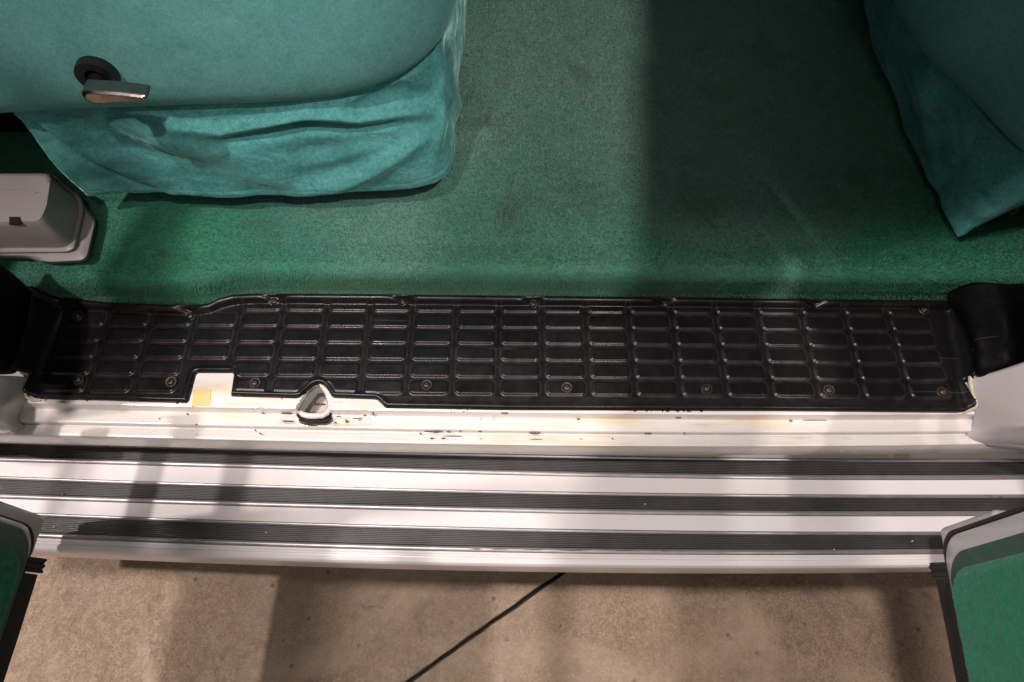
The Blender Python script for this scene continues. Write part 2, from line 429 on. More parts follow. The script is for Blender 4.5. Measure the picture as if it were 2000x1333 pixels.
# latch bowl inside the pocket
mb = MB(); pts = [Pz(x, y, z) for x, y, z in [(586, 796, -.016), (586, 804, -.013), (592, 810, -.0115), (602, 812.5, -.011), (615, 813, -.0105), (630, 812, -.011), (639, 807, -.012), (643, 800, -.014), (644, 795, -.017)]]
mb.tube(pts, [.0022, .0031, .0035, .0037, .0038, .0037, .0035, .0031, .0022], 14)
vpart(mb.build('latch_bowl', M['white'], None), sill)
def flat(name, pts, z, mat, parent, th=.003):
    c_ = [Pz(x, y, z) for x, y in pts]; m_ = MB(); m_.rings([[p - Vector((0, 0, th)) for p in c_], c_]); return vpart(m_.build(name, mat, None, shade=False), parent)
flat('latch_wall_shade', [(614, 757), (628, 757), (633, 767), (620, 769), (603, 792), (593, 806), (585, 807), (580, 799), (590, 783), (603, 765)], -.0095, M['pocket_grey'], sill, .012)  # grey slab added to darken the pocket's wall and apex as shade
flat('latch_gap_shade', [(578, 798), (585, 797), (585, 806), (592, 814), (604, 817), (630, 817), (641, 812), (646, 802), (647, 816), (638, 825), (602, 826), (585, 820), (579, 812)], -.0165, M['dark'], sill, .004)  # dark slab, the shade of the gap round the bowl as colour
# rust freckles and paint chips where the photograph shows them
for (cx_, cy_, rx_, ry_, zz_) in [(560, 806, 13, 1.6, -.0125), (366, 809, 3, 3.5, -.0168), (383, 829, 2.5, 2, -.0170), (498, 840, 2, 1.6, -.0190), (512, 806, 3, 2, -.012), (676, 822, 4, 4.5, -.0165), (712, 811, 3.5, 2.5, -.0135), (728, 806, 2.2, 8, -.010),
        (700, 817, 16, 1.2, -.0165), (562, 822, 14, 1.2, -.0165), (1044, 845, 14, 2.4, -.0195), (1047, 858, 16, 1.4, -.0225), (846, 842, 22, 1.3, -.0170), (885, 852, 26, 1.8, -.0225), (1265, 811, 12, 1.2, -.009), (1325, 815, 7, 1.2, -.012), (1265, 846, 9, 1.2, -.0195), (1545, 822, 4.5, 3, -.0168),
        (1590, 821, 30, 1.0, -.0168), (985, 806, 9, 1.6, -.0035), (1130, 818, 4, 1.3, -.0140), (160, 792, 16, 1.2, -.0115), (122, 785, 8, 2, -.0035), (1780, 817, 28, .9, -.0165), (620, 789, 22, 1.1, -.0285)] + [(random.uniform(836, 960), random.choice((842, 843, 852, 854, 856)), random.uniform(2, 9), random.uniform(.8, 1.8), -.0200) for _ in range(6)] + [(random.uniform(650, 740), random.uniform(806, 828), random.uniform(2, 7), random.uniform(.8, 2), -.0160) for _ in range(4)] + [(random.uniform(90, 1800), random.choice((809, 818, 846, 856)) - (8 if False else 0), random.uniform(1, 4), random.uniform(.8, 2), -.0170) for _ in range(14)]:
    n_ = 14; o1_ = random.uniform(0, 6)
    pts_ = [(cx_ + rx_ * (1 + .35 * math.sin(3 * a_ + o1_) * random.uniform(.4, 1)) * math.cos(a_), cy_ + ry_ * (1 + .3 * math.sin(2 * a_ + o1_)) * math.sin(a_)) for a_ in [2 * math.pi * k / n_ for k in range(n_)]]
    pts_ = [(cx_ + (a_ - cx_) * .72, cy_ + (b_ - cy_) * .5) for a_, b_ in pts_]; flat('paint_chip', pts_, zz_ + .0006, M['chip'], sill, .004)
# yellow sticker
c4 = [Pz(x, y, -.0034) for x, y in [(378, 762), (412, 761), (410, 793), (374, 794)]]
mb = MB(); mb.rings([[p - Vector((0, 0, .003)) for p in c4], c4]); vpart(mb.build('sticker', M['yellow'], None, shade=False), sill)

# ---- black step plate: one moulded sheet
outline = [(70, 778, 0), (52, 771, .0), (60, 730, .006), (14, 725, .028), (30, 655, .028), (52, 604, .028), (68, 577, .018), (96, 572, .014), (130, 577, .012), (200, 585, .012),
           (300, 590, .012), (380, 592, .012), (408, 588, .012), (428, 578, .012), (455, 571, .012), (500, 569, .012), (700, 570, .012), (1000, 573, .012),
           (1400, 577, .012), (1700, 581, .012), (1830, 582, .012), (1890, 575, .02), (1925, 600, .03), (1930, 690, .03), (1912, 735, .020), (1893, 737, .010), (1903, 795, .0), (1884, 805, 0),
           (1500, 802, 0), (1000, 800, 0), (752, 796, 0), (735, 779, 0), (648, 776, 0), (636, 757, 0), (626, 749, 0), (614, 750, 0), (604, 758, 0), (588, 774, 0), (578, 777, 0), (448, 773, 0),
           (455, 727, 0), (382, 727, 0), (366, 786, 0)]
outl = np.array([tuple(Pz(x, y, z).xy) for x, y, z in outline]); outl_r = round_poly(outl, .0035, 4)
G = .0012
gx = np.arange(outl[:, 0].min() - 2 * G, outl[:, 0].max() + 2 * G, G); gy = np.arange(outl[:, 1].min() - 2 * G, outl[:, 1].max() + 2 * G, G)
X, Y = np.meshgrid(gx, gy); shp = X.shape; P = np.stack([X.ravel(), Y.ravel()], 1)
sd, near = poly_sd(P, outl_r)
snap = np.abs(sd) < G * .62
P[snap] = near[snap]; sd[snap] = 0
x, y = P[:, 0], P[:, 1]
h = np.zeros(len(P))
# raised pads
K0, KP, RP, R0 = -.0175, .0562, .0232, .3136
U = (x - K0) / KP; kc = np.floor(U); ux = (U - kc) * KP; Vr = (y - R0) / RP; kr = np.floor(Vr); uy = (Vr - kr) * RP
ix, iy, cr = .0040, .0021, .0055
px_ = np.abs(ux - KP / 2) - (KP / 2 - ix - cr); py_ = np.abs(uy - RP / 2) - (RP / 2 - iy - cr)
psd = np.hypot(np.maximum(px_, 0), np.maximum(py_, 0)) + np.minimum(np.maximum(px_, py_), 0) - cr
ok = (kr >= 0) & (kr <= 5) & (kc >= -10) & (kc <= 9)
ok &= ~((kr == 5) & (kc < -6))
ok &= ~((kr == 0) & (kc == -7)) & ~((kr == 1) & (kc == -7))
pad = .0019 * smooth(-psd / .0017 + .1) * ok
# keep the pads off the cut-outs and the front edge
keep = smooth((-sd - .006) / .003)
grime = ok * keep * np.clip(1 - np.abs(psd - .0008) / .0026, 0, 1) + .5 * (y < .3145) * (y > .30)
h += pad * keep
# rolled front edge and cut-outs, raised back lip, end walls
xe = x
yback = np.interp(x, *np.array(sorted([(Pz(a_, b_, .012).x, Pz(a_, b_, .012).y) for a_, b_ in
          [(74, 573), (130, 577), (200, 585), (300, 590), (380, 592), (408, 588), (428, 578), (455, 571), (500, 569), (700, 570), (1000, 573), (1400, 577), (1830, 582), (1920, 582)]])).T)
dbk = yback - y
bead = np.where(dbk < .0055, 1.0, np.sqrt(np.clip(1 - ((dbk - .0055) / .0062) ** 2, 0, 1)))
scal = np.zeros_like(x)
for sx_ in (371, 535, 787, 1040, 1296, 1592):
    q = Pz(sx_, 592, .006)
    scal = np.maximum(scal, np.exp(-((x - q.x) / .010) ** 2))
lip = bead * (1 - .85 * scal * smooth((dbk - .0025) / .003))
h = h * smooth((dbk - .0125) / .002)
h = np.maximum(h, lip * (.0105 + .0010 * fast_noise(x, y, 21, 2, 12)))
h -= smooth((.0035 - dbk) / .0035) * .004 * (lip > .5)
# small bead along the front and the cut-outs
front = (y < .36)
h += front * .0016 * np.exp(-((sd + .0045) / .0028) ** 2)
edge = smooth((sd + .0024) / .0024)
h -= edge * (.0045 * (dbk > .02) + .004 * (dbk <= .02))
# end walls
for side, pa, pb in ((-1, (128, 596), (74, 776)), (1, (1850, 640), (1882, 802))):
    A = Pz(*pa, 0); B = Pz(*pb, 0)
    xf = A.x + (y - A.y) / (B.y - A.y) * (B.x - A.x)
    s = (x - xf) * side
    wall = smooth((s - .004) / .022)
    hw = .030 if side < 0 else .030
    h += wall * hw * smooth((y - .285) / .05 + .35)
    h -= .0012 * np.exp(-((s) / .004) ** 2)
h += .0004 * fast_noise(x, y, 5, 3, 30)
keepv = sd <= 1e-9
nr, nc = shp
q = np.array(grid_faces(nr, nc)); kq = keepv[q].all(1); q = q[kq]
used = np.unique(q); remap = -np.ones(nr * nc, int); remap[used] = np.arange(len(used))
V = np.stack([x, y, h], 1)[used]
plate = new_obj('step_plate', V, remap[q].tolist(), M['black'])
ga = plate.data.attributes.new('grime', 'FLOAT', 'POINT'); ga.data.foreach_set('value', grime[used].astype(np.float32))
sm = plate.modifiers.new('thickness', 'SOLIDIFY'); sm.thickness = .0022; sm.offset = -1
vpart(plate)
def plate_h(px, py, z0=0.0):
    p = Pz(px, py, z0); i = np.argmin((V[:, 0] - p.x) ** 2 + (V[:, 1] - p.y) ** 2); return Vector((p.x, p.y, V[i, 2]))
# screws
def screw_mesh():
    mb = MB(); n = 24
    prof = [(.0072, -.0006), (.0072, .0007), (.0066, .0013), (.0050, .0012), (.0046, .0007), (.0042, .0022), (.0034, .0031), (.0022, .0034), (.0018, .0022), (.0004, .0012)]
    mb.rings([[(r * math.cos(2 * math.pi * k / n), r * math.sin(2 * math.pi * k / n), z) for k in range(n)] for r, z in prof])
    return mb
s0 = None
for i, (sx_, sy_) in enumerate([(153, 742), (334, 746), (498, 748), (833, 752), (1107, 757), (1381, 760), (1619, 762), (1841, 766), (152, 617), (371, 616), (535, 588), (787, 590), (1040, 594), (1806, 606)]):
    if s0 is None: s0 = o = screw_mesh().build('screw', M['rust'], None)
    else: o = s0.copy(); col.objects.link(o)
    o.parent = plate
    p = plate_h(sx_, sy_, .003); o.location = p + Vector((0, 0, .0003))
    o.rotation_euler = (random.uniform(-.08, .08) + (.35 if i in (10, 11, 12) else 0), random.uniform(-.08, .08), random.uniform(0, 6))

# ---- running board
ZB = -.10
BPX = [0, 500, 1000, 1500, 1700, 2000]
BL = {'s1a': [868.5, 881, 896, 901, 902.5, 904], 's1b': [892.5, 903.5, 921, 926, 926.5, 927.5],
      's2a': [938, 953, 968, 972, 973, 974], 's2b': [964, 978, 992.5, 997, 997.5, 997.5],
      's3a': [1007, 1024, 1042, 1045, 1045.6, 1046], 's3b': [1037, 1054, 1071, 1072.5, 1071.5, 1070],
      'g': [1057, 1073, 1089, 1091, 1090, 1088], 'e': [1073, 1091.5, 1108, 1109, 1107.5, 1105]}
BF = {k: line_fit(BPX, v, ZB, 3) for k, v in BL.items()}
BX = np.linspace(-.80, .80, 140)
by = {k: f(BX) for k, f in BF.items()}
def strip_rows(lst): return [[(X_, Y_, Z_) for X_, Y_ in zip(BX, yy)] for yy, Z_ in lst for Z_ in [Z_]]
nb = .0030
lst = [(np.full_like(BX, .40), ZB), (by['s1a'] + .0065, ZB)]
for k in ('s1', 's2', 's3'):
    lst += [(by[k + 'a'] + .0050, ZB), (by[k + 'a'] + .0048, ZB - .0040), (by[k + 'b'] - .0068, ZB - .0040), (by[k + 'b'] - .0070, ZB)]
lst += [(by['g'] + .002, ZB), (by['g'] + .0006, ZB - .0016), (by['g'] - .0008, ZB - .0016), (by['g'] - .0022, ZB + .0002),
        (by['e'] + .0065, ZB - .0002), (by['e'] + .0030, ZB - .0016), (by['e'] + .0008, ZB - .0045), (by['e'], ZB - .009), (by['e'] + .001, ZB - .055), (by['e'] + .03, ZB - .07), (by['e'] + .12, ZB - .07)]
board = loft('running_board', strip_rows(lst), M['board'], flip=True); autosmooth(board, 30); vpart(board)
# board brackets keep it to the van
for k in ('s1', 's2', 's3'):
    ya, yb = by[k + 'a'], by[k + 'b']; w = ya - yb
    rowsl = [(ya - .0001, ZB - .003)]
    nrib = 8
    for r in range(nrib):
        for f_, z_ in ((.06, .0), (.22, .0014), (.70, .0014), (.86, .0)):
            rowsl.append((ya - w * ((r + f_) / nrib), ZB - .0006 + z_))
    rowsl.append((yb + .0001, ZB - .003))
    ts_ = loft('tread_strip', strip_rows(rowsl), M['rubber'], flip=True); autosmooth(ts_, 20); vpart(ts_, board)
    mb = None
    for nm, ra, rb in (('edge_moulding', ya + .0047, ya + .0003), ('edge_moulding', yb - .0003, yb - .0066)):
        rr = [(ra, ZB - .003), (ra - .0002, ZB + .0008), (ra * .7 + rb * .3, ZB + .0018), (ra * .3 + rb * .7, ZB + .0016), (rb + .0002, ZB + .0006), (rb, ZB - .003)]
        e = loft(nm, strip_rows(rr), M['metal_edge'], flip=True); autosmooth(e, 40); vpart(e, board)

for (cx_, cy_, rx_, ry_) in [(930, 1072.5, 9, .8), (975, 1073, 15, .9), (1046, 1074, 18, 1.0), (1120, 1075.5, 24, .8), (1215, 1076, 14, .8), (1300, 1076.5, 9, .8), (1930, 968, 9, 1.6), (1955, 970.5, 4, 1.2), (208, 871, 4, 1.5), (122, 966, 3, 1.8), (375, 1058, 2.5, 1.2)]:
    n_ = 12; o1_ = random.uniform(0, 6)
    flat('paint_chip', [(cx_ + rx_ * (1 + .4 * math.sin(3 * a_ + o1_)) * math.cos(a_), cy_ + ry_ * (1 + .3 * math.sin(2 * a_ + o1_)) * math.sin(a_)) for a_ in [2 * math.pi * k / n_ for k in range(n_)]], ZB + .0026, M['chip'], board, .004)
for (cx_, cy_) in [(105, 1029), (1629, 1073.5), (1782, 1057), (520, 1040), (1260, 985)]:
    flat('lint', [(cx_ + 1.8 * math.cos(a_), cy_ + 1.5 * math.sin(a_)) for a_ in [2 * math.pi * k / 6 for k in range(6)]], ZB + .0028, M['cream'], board, .003)

# ---- jamb panels and pillar trims at both ends of the doorway
def patch(name, rows_px, mat, parent=None, sub=1, thick=.004):
    rows = [[Pz(*p) for p in r] for r in rows_px]
    o = loft(name, rows, mat)
    m = o.modifiers.new('sub', 'SUBSURF'); m.levels = m.render_levels = 3; 
    m = o.modifiers.new('th', 'SOLIDIFY'); m.thickness = thick; m.offset = -1
    vpart(o, parent); return o
# right jamb (rows go away from the van's inside, columns from the doorway outwards)
patch('door_jamb', [[(1893, 741, .001), (1915, 737, .012), (1950, 728, .03), (2010, 708, .06), (2120, 670, .10)],
                    [(1896, 770, .000), (1918, 768, .010), (1955, 766, .03), (2015, 762, .06), (2120, 750, .10)],
                    [(1903, 797, -.004), (1922, 800, .008), (1960, 802, .03), (2020, 804, .06), (2120, 805, .10)],
                    [(1908, 820, -.012), (1928, 826, .004), (1965, 828, .03), (2020, 826, .06), (2120, 825, .10)],
                    [(1903, 838, -.020), (1930, 836, .000), (1970, 833, .03), (2020, 829, .06), (2120, 824, .10)],
                    [(1890, 845, -.024), (1930, 842, -.004), (1970, 840, .026), (2020, 836, .05), (2120, 835, .10)],
                    [(1884, 862, -.030), (1930, 866, -.020), (1970, 868, .0), (2020, 872, .03), (2120, 880, .08)],
                    [(1886, 866, -.060), (1930, 871, -.060), (1970, 873, -.05), (2020, 877, -.04), (2120, 884, -.03)]], M['jamb'])
patch('door_jamb', [[(62, 738, .000), (40, 735, .014), (0, 734, .04), (-60, 732, .07), (-140, 728, .10)],
                    [(61, 752, -.001), (38, 752, .012), (0, 752, .04), (-60, 752, .07), (-140, 750, .10)],
                    [(55, 776, -.004), (36, 778, .010), (0, 778, .04), (-60, 778, .07), (-140, 776, .10)],
                    [(44, 800, -.010), (30, 802, .006), (0, 802, .04), (-60, 800, .07), (-140, 798, .10)],
                    [(34, 815, -.015), (22, 819, .000), (0, 820, .03), (-60, 818, .06), (-140, 815, .10)],
                    [(40, 823, -.020), (24, 826, -.004), (0, 826, .02), (-60, 826, .05), (-140, 825, .10)],
                    [(60, 846, -.0255), (30, 847, -.022), (0, 848, -.01), (-60, 850, .02), (-140, 852, .05)],
                    [(62, 850, -.060), (30, 851, -.060), (0, 852, -.05), (-60, 854, -.04), (-140, 860, -.03)]], M['jamb'])
# weld dimples on the right jamb
jamb = [o for o in van.children if o.name.startswith('door_jamb')][0]
# sealant bead at the right edge of the plate
mb = MB(); mb.tube([Pz(x, y, z) for x, y, z in [(1912, 734, .012), (1902, 735, .008), (1895, 738, .006), (1895, 748, .006), (1897, 757, .004), (1900, 770, .004), (1905, 783, .004), (1908, 790, .003), (1903, 797, 0), (1892, 803, -.002), (1880, 808, -.003)]],
   [.002, .0034, .003, .0022, .0026, .0018, .0028, .0034, .0024, .0016, .001], 8)
vpart(mb.build('sealant_bead', M['cream'], None), sill)
mb = MB(); mb.tube([Pz(x, y, z) for x, y, z in [(40, 728, .012), (58, 729, .006), (62, 737, .004), (56, 752, .002), (52, 764, .002), (50, 775, 0), (64, 782, -.002), (80, 783, -.003)]],
   [.002, .003, .0022, .0018, .0024, .002, .0016, .001], 8)
vpart(mb.build('sealant_bead', M['cream'], None), sill)

# black pillar trims
patch('pillar_trim', [[(70, 580, .006), (50, 556, .05), (20, 530, .10), (-60, 470, .16)],
                      [(66, 604, .020), (40, 590, .06), (5, 575, .12), (-70, 540, .18)],
                      [(52, 660, .018), (20, 655, .06), (-20, 640, .12), (-80, 620, .18)],
                      [(34, 724, .014), (0, 724, .05), (-40, 722, .10), (-100, 720, .16)],
                      [(32, 731, .006), (0, 733, .03), (-40, 730, .08), (-100, 728, .14)]], M['trim'])
patch('pillar_trim', [[(1845, 580, .014), (1862, 570, .022), (1885, 557, .035), (1925, 551, .05), (1962, 556, .06), (2040, 560, .10), (2160, 540, .2)],
                      [(1868, 600, .018), (1880, 598, .030), (1905, 594, .040), (1935, 590, .044), (1975, 590, .05), (2040, 600, .12), (2160, 590, .2)],
                      [(1890, 640, .020), (1902, 640, .034), (1920, 640, .038), (1950, 640, .040), (1990, 640, .046), (2050, 640, .12), (2160, 640, .2)],
                      [(1906, 690, .024), (1915, 690, .032), (1926, 690, .034), (1950, 687, .038), (1990, 682, .045), (2050, 680, .12), (2160, 670, .2)],
                      [(1909, 729, .020), (1915, 729, .024), (1924, 725, .026), (1950, 717, .032), (1990, 705, .042), (2050, 697, .10), (2160, 677, .2)],
                      [(1911, 735, .006), (1916, 735, .010), (1926, 731, .016), (1952, 722, .024), (1992, 711, .034), (2050, 702, .08), (2160, 682, .2)]], M['trim'])

# ---- the two open doors
def rrect(y0, y1, z0, z1, r, n=8):
    out = []
    for cy, cz, a0 in ((y1 - r, z0 + r, -90), (y1 - r, z1 - r, 0), (y0 + r, z1 - r, 90), (y0 + r, z0 + r, 180)):
        for k in range(n + 1):
            a_ = R(a0 + 90 * k / n); out.append((cy + r * math.cos(a_), cz + r * math.sin(a_)))
    return out
def door(xf, s, yh, zb, trimw, ang):
    """inner face at x = xf, outside towards s; hinge edge at y = yh, bottom at zb"""
    ye = yh - 1.02; zt = .46
    def ring(y0, y1, z0, z1, r, xx): return [(xx, y, z) for y, z in rrect(y0, y1, z0, z1, r)]
    mb = MB()
    rings = [ring(ye, yh, zb, zt, .022, xf + s * .006), ring(ye, yh, zb, zt, .022, xf + s * .05)]
    rings = [ring(ye + .006, yh - .006, zb + .006, zt - .006, .018, xf)] + rings + [ring(ye + .012, yh - .012, zb + .012, zt - .012, .018, xf + s * .058)]
    mb.rings(rings)
    # upper half: window opening with rounded corners
    ou = rrect(ye + .004, yh - .004, zt - .004, 1.30, .05); inn = rrect(ye + .07, yh - .02, zt + .03, .93, .05)
    x0_, x1_ = xf + s * .008, xf + s * .046
    n_ = len(ou); vv = [(x0_, *p) for p in ou] + [(x0_, *p) for p in inn] + [(x1_, *p) for p in inn] + [(x1_, *p) for p in ou]
    mb.add(vv, [[k * n_ + i, k * n_ + (i + 1) % n_, ((k + 1) % 4) * n_ + (i + 1) % n_, ((k + 1) % 4) * n_ + i] for k in range(4) for i in range(n_)])
    if s > 0:                                                          # added unseen boxes past the hinge edge, blocking and shaping lamp light
        for ya_, za_, zb_ in ((yh - .006, .32, .449), (yh - .006, .931, 1.294), (yh + .068, .4492, .9308)): mb.box(xf + .010, xf + .044, ya_, yh + .105, za_, zb_)
    if s < 0: mb.box(min(x0_, x1_) + .01, max(x0_, x1_) - .01, ye + .06, yh - .05, .655, .69)
    d_ = vpart(mb.build('door', M['door_paint'], None))
    # inner trim frame: light flange inside the seal
    w0, w1, w2 = trimw                       # seal, flange, vinyl band widths
    def inset(a_, bt): return (ye + a_, yh - a_, zb + bt, zt - a_)
    mb = MB(); i0 = inset(w0[0], w0[1]); i1 = inset(w0[0] + w1[0], w0[1] + w1[1])
    mb.rings([ring(*i0, .030, xf - s * .0005), ring(*i0, .030, xf - s * .004), ring(i0[0] + .003, i0[1] - .003, i0[2] + .003, i0[3] - .003, .028, xf - s * .006),
              ring(i1[0], i1[1], i1[2], i1[3], .030, xf - s * .0065)])
    vpart(mb.build('inner_flange', M['door_paint'], None), d_)
    i2 = inset(w0[0] + w1[0] + w2[0], w0[1] + w1[1] + w2[1])
    mb = MB(); mb.rings([ring(*i1, .034, xf - s * .006), ring(i1[0] + .001, i1[1] - .001, i1[2] + .001, i1[3] - .001, .034, xf - s * .009),
                         ring(i2[0] - .004, i2[1] + .004, i2[2] - .004, i2[3] + .004, .036, xf - s * .0125), ring(*i2, .032, xf - s * .0135)])
    vpart(mb.build('vinyl_binding', M['band'], None), d_)
    # carpet panel: a grid with an uneven pile surface
    pn = rrect(*i2, .030)
    N1, N2 = 420, 210
    yy = np.linspace(i2[0] + .001, i2[1] - .001, N1); zz = np.linspace(i2[2] + .001, i2[3] - .001, N2)
    YY, ZZ = np.meshgrid(yy, zz); PP = np.stack([YY.ravel(), ZZ.ravel()], 1)
    sdp, nearp = poly_sd(PP, pn); out_ = sdp > 0; PP[out_] = nearp[out_]; sdp[out_] = 0
    hgt = .004 + .010 * np.sqrt(np.clip(-sdp / .012, 0, 1)) + .0038 * fast_noise(PP[:, 0], PP[:, 1], 31, 3, 190) * np.clip(-sdp / .004, 0, 1)
    v = np.stack([xf - s * (.0095 + hgt), PP[:, 0], PP[:, 1]], 1)
    cp = new_obj('carpet_panel', v, grid_faces(N2, N1, flip=(s < 0)), M['door_carpet']); vpart(cp, d_)
    # rubber seal: flat strip round the edge
    mb = MB(); o1 = (ye + .002, yh - .001, zb - .001, zt); o2 = (ye + w0[0] + .001, yh - w0[0] - .001, zb + w0[1] + .001, zt - .02)
    mb.rings([ring(*o1, .024, xf + s * .004), ring(*o1, .024, xf - s * .0015), ring(o1[0] + .002, o1[1] - .002, o1[2] + .002, o1[3] - .002, .024, xf - s * .0035),
              ring(o2[0] - .003, o2[1] + .003, o2[2] - .003, o2[3] + .003, .028, xf - s * .0035), ring(*o2, .028, xf - s * .0005)])
    # hanging lip along the bottom edge, torn near the hinge corner
    def flap(ya, yb, dz0, dz1, lean):
        n = 14; rs = []
        for z_, x_ in ((zb + .012, xf - s * .001), (zb + .004, xf - s * (.006)), (zb - dz0 * .5, xf - s * (.010 + lean * .5)), (zb - dz1, xf - s * (.011 + lean))):
            rs.append([(x_ + .0012 * math.sin(k * 1.1), ya + (yb - ya) * k / n, z_) for k in range(n + 1)])
        th = [[(p[0] + s * .004, p[1], p[2]) for p in r_] for r_ in rs[::-1]]
        rr_ = rs + th
        f_ = grid_faces(len(rr_), n + 1); base = len(rr_)
        for i in range(len(rr_) - 1): pass
        mb.add([p for r_ in rr_ for p in r_], f_)
        for e_ in (0, n):
            mb.add([r_[e_] for r_ in rr_], [list(range(len(rr_)))])
    flap(yh - .034, yh - .050, .003, .008, .006); flap(yh - .0515, ye + .02, .004, .009, .001)
    vpart(mb.build('rubber_seal', M['seal'], None), d_)
    # pinched flange corner
    mb = MB(); g_ = .006 if s > 0 else .014
    mb.box(min(xf - s * .002, xf + s * .03), max(xf - s * .002, xf + s * .03), yh - .034, yh + g_, zb - g_ * .5, zb + .10)
    vpart(mb.build('flange_corner', M['jamb'], None, .006), d_)
    # hinges back to the pillar
    for zz_ in (.16, .36):
        mb = MB(); mb.box(min(xf + s * .060, xf + s * .075), max(xf + s * .060, xf + s * .075), yh - .05, .255, zz_, zz_ + .04)
        vpart(mb.build('hinge', M['door_paint'], None, .003), d_)
    pv = Vector((xf, yh, 0)); d_.matrix_basis = Matrix.Translation((0, .9, ZG)) @ Matrix.Translation((0, -.9, -ZG)) @ Matrix.Translation(pv) @ Matrix.Rotation(R(ang), 4, 'Z') @ Matrix.Translation(-pv)
    d_.matrix_parent_inverse = VINV
    return d_
pr_ = Pz(1846, 1048, -.03)
door(pr_.x - .003, 1, pr_.y + .004, -.03, ((.008, .004), (.019, .009), (.020, .012)), -4.2)
pl_ = Pz(78, 1040, -.03)
door(pl_.x - .004, -1, pl_.y + .006, -.03, ((.003, .005), (.005, .006), (.024, .018)), -1.5)

# ------------------------------------------------------------------ the carpet on the van floor
CZ = .055
xs = np.concatenate([np.arange(-1.25, -.75, .01), np.arange(-.75, .78, .0035), np.arange(.78, 1.3, .01)])
def foot(x): return .4445 + .0135 * smooth((x + .392) / .05)
prof = []   # (distance behind the foot, height)
for z in np.linspace(-.008, CZ - .013, 9): prof.append((0.001 * (z > .01), z))
for a_ in np.linspace(0, 90, 9)[1:]: prof.append((.001 + .013 * (1 - math.cos(R(a_))), CZ - .013 + .013 * math.sin(R(a_))))
for d_ in np.concatenate([np.arange(.018, .30, .0035), np.arange(.30, .75, .006), np.arange(.75, 1.43, .02)]): prof.append((d_, CZ))
Y = np.array([[p[0]] for p in prof]) + foot(xs)[None, :]; Z = np.array([[p[1]] for p in prof]) + 0 * xs[None, :]
X = np.broadcast_to(xs, Y.shape)
fz = smooth((Z - .01) / .03)
Z = Z + fz * (.0016 * fast_noise(X, Y, 41, 3, 160) + .003 * fast_noise(X, Y, 42, 2, 9)) - .006 * smooth((-.38 - X) / .05) * fz
Y = Y - (1 - smooth((Y - foot(X) - .004) / .01)) * (.0012 * fast_noise(X * 1.0, Z * 1.2, 43, 3, 170) + .0025 * fast_noise(X, Z, 44, 2, 10))
CV = np.stack([X, Y, Z], -1)
du = np.gradient(CV, axis=1); dv = np.gradient(CV, axis=0); CN = np.cross(du, dv); CN /= np.linalg.norm(CN, axis=2, keepdims=True) + 1e-12
cf = grid_faces(*Y.shape)
# the pile: short leaning tufts standing on the backing, the ones the doorway shows
NT_ = 480000
nrw, ncl = Y.shape
seg = np.linalg.norm(np.diff(CV[:, ncl // 2], axis=0), axis=1); seg[:4] *= .2
vis = CV[:-1, ncl // 2, 1] < 1.05
pr = np.where(vis, seg, 0) * np.where(CV[:-1, ncl // 2, 1] < .50, 1.5, 1); pr /= pr.sum()
ri = rng.choice(nrw - 1, NT_, p=pr); fr_ = rng.rand(NT_)[:, None]
cidx = np.where((xs > -.72) & (xs < .76))[0]; ci = rng.choice(cidx[:-1], NT_); fc = rng.rand(NT_)[:, None]
base_p = (CV[ri, ci] * (1 - fc) + CV[ri, ci + 1] * fc) * (1 - fr_) + (CV[ri + 1, ci] * (1 - fc) + CV[ri + 1, ci + 1] * fc) * fr_
nn_ = CN[ri, ci]
th_ = rng.rand(NT_) * 2 * np.pi
lean = np.stack([np.cos(th_), np.sin(th_), 0 * th_], 1) * (.25 + .55 * rng.rand(NT_))[:, None]
lean[:, 0] += .35 * fast_noise(base_p[:, 0], base_p[:, 1], 71, 2, 9); lean[:, 1] -= .22
dirv = nn_ + lean; dirv /= np.linalg.norm(dirv, axis=1, keepdims=True)
ph = rng.normal(0, .38, NT_); wv_ = np.stack([np.cos(ph), np.sin(ph), .3 * (rng.rand(NT_) - .5)], 1); wv_ -= nn_ * (wv_ * nn_).sum(1, keepdims=True) * .7
hl = (.0016 + .0022 * rng.rand(NT_))[:, None]; hw = (.00034 + .00026 * rng.rand(NT_))[:, None]
tv = np.stack([base_p - wv_ * hw - nn_ * .0006, base_p + wv_ * hw - nn_ * .0006, base_p + dirv * hl + wv_ * hw * .35, base_p + dirv * hl - wv_ * hw * .35], 1).reshape(-1, 3)
b0 = nrw * ncl; tf = (np.arange(NT_)[:, None] * 4 + np.arange(4)[None] + b0)
allv = np.concatenate([CV.reshape(-1, 3), tv]); allf = np.concatenate([np.array(cf), tf])
me = bpy.data.meshes.new('carpet'); me.vertices.add(len(allv)); me.vertices.foreach_set('co', allv.ravel().astype(np.float32))
me.loops.add(allf.size); me.loops.foreach_set('vertex_index', allf.ravel().astype(np.int32)); me.polygons.add(len(allf))
me.polygons.foreach_set('loop_start', np.arange(len(allf), dtype=np.int32) * 4); me.polygons.foreach_set('loop_total', np.full(len(allf), 4, dtype=np.int32))
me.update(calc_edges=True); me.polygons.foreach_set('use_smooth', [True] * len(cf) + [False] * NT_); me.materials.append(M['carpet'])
cp = bpy.data.objects.new('carpet', me); col.objects.link(cp)
tag(cp, 'worn green pile carpet covering the van floor behind the step plate', 'carpet')

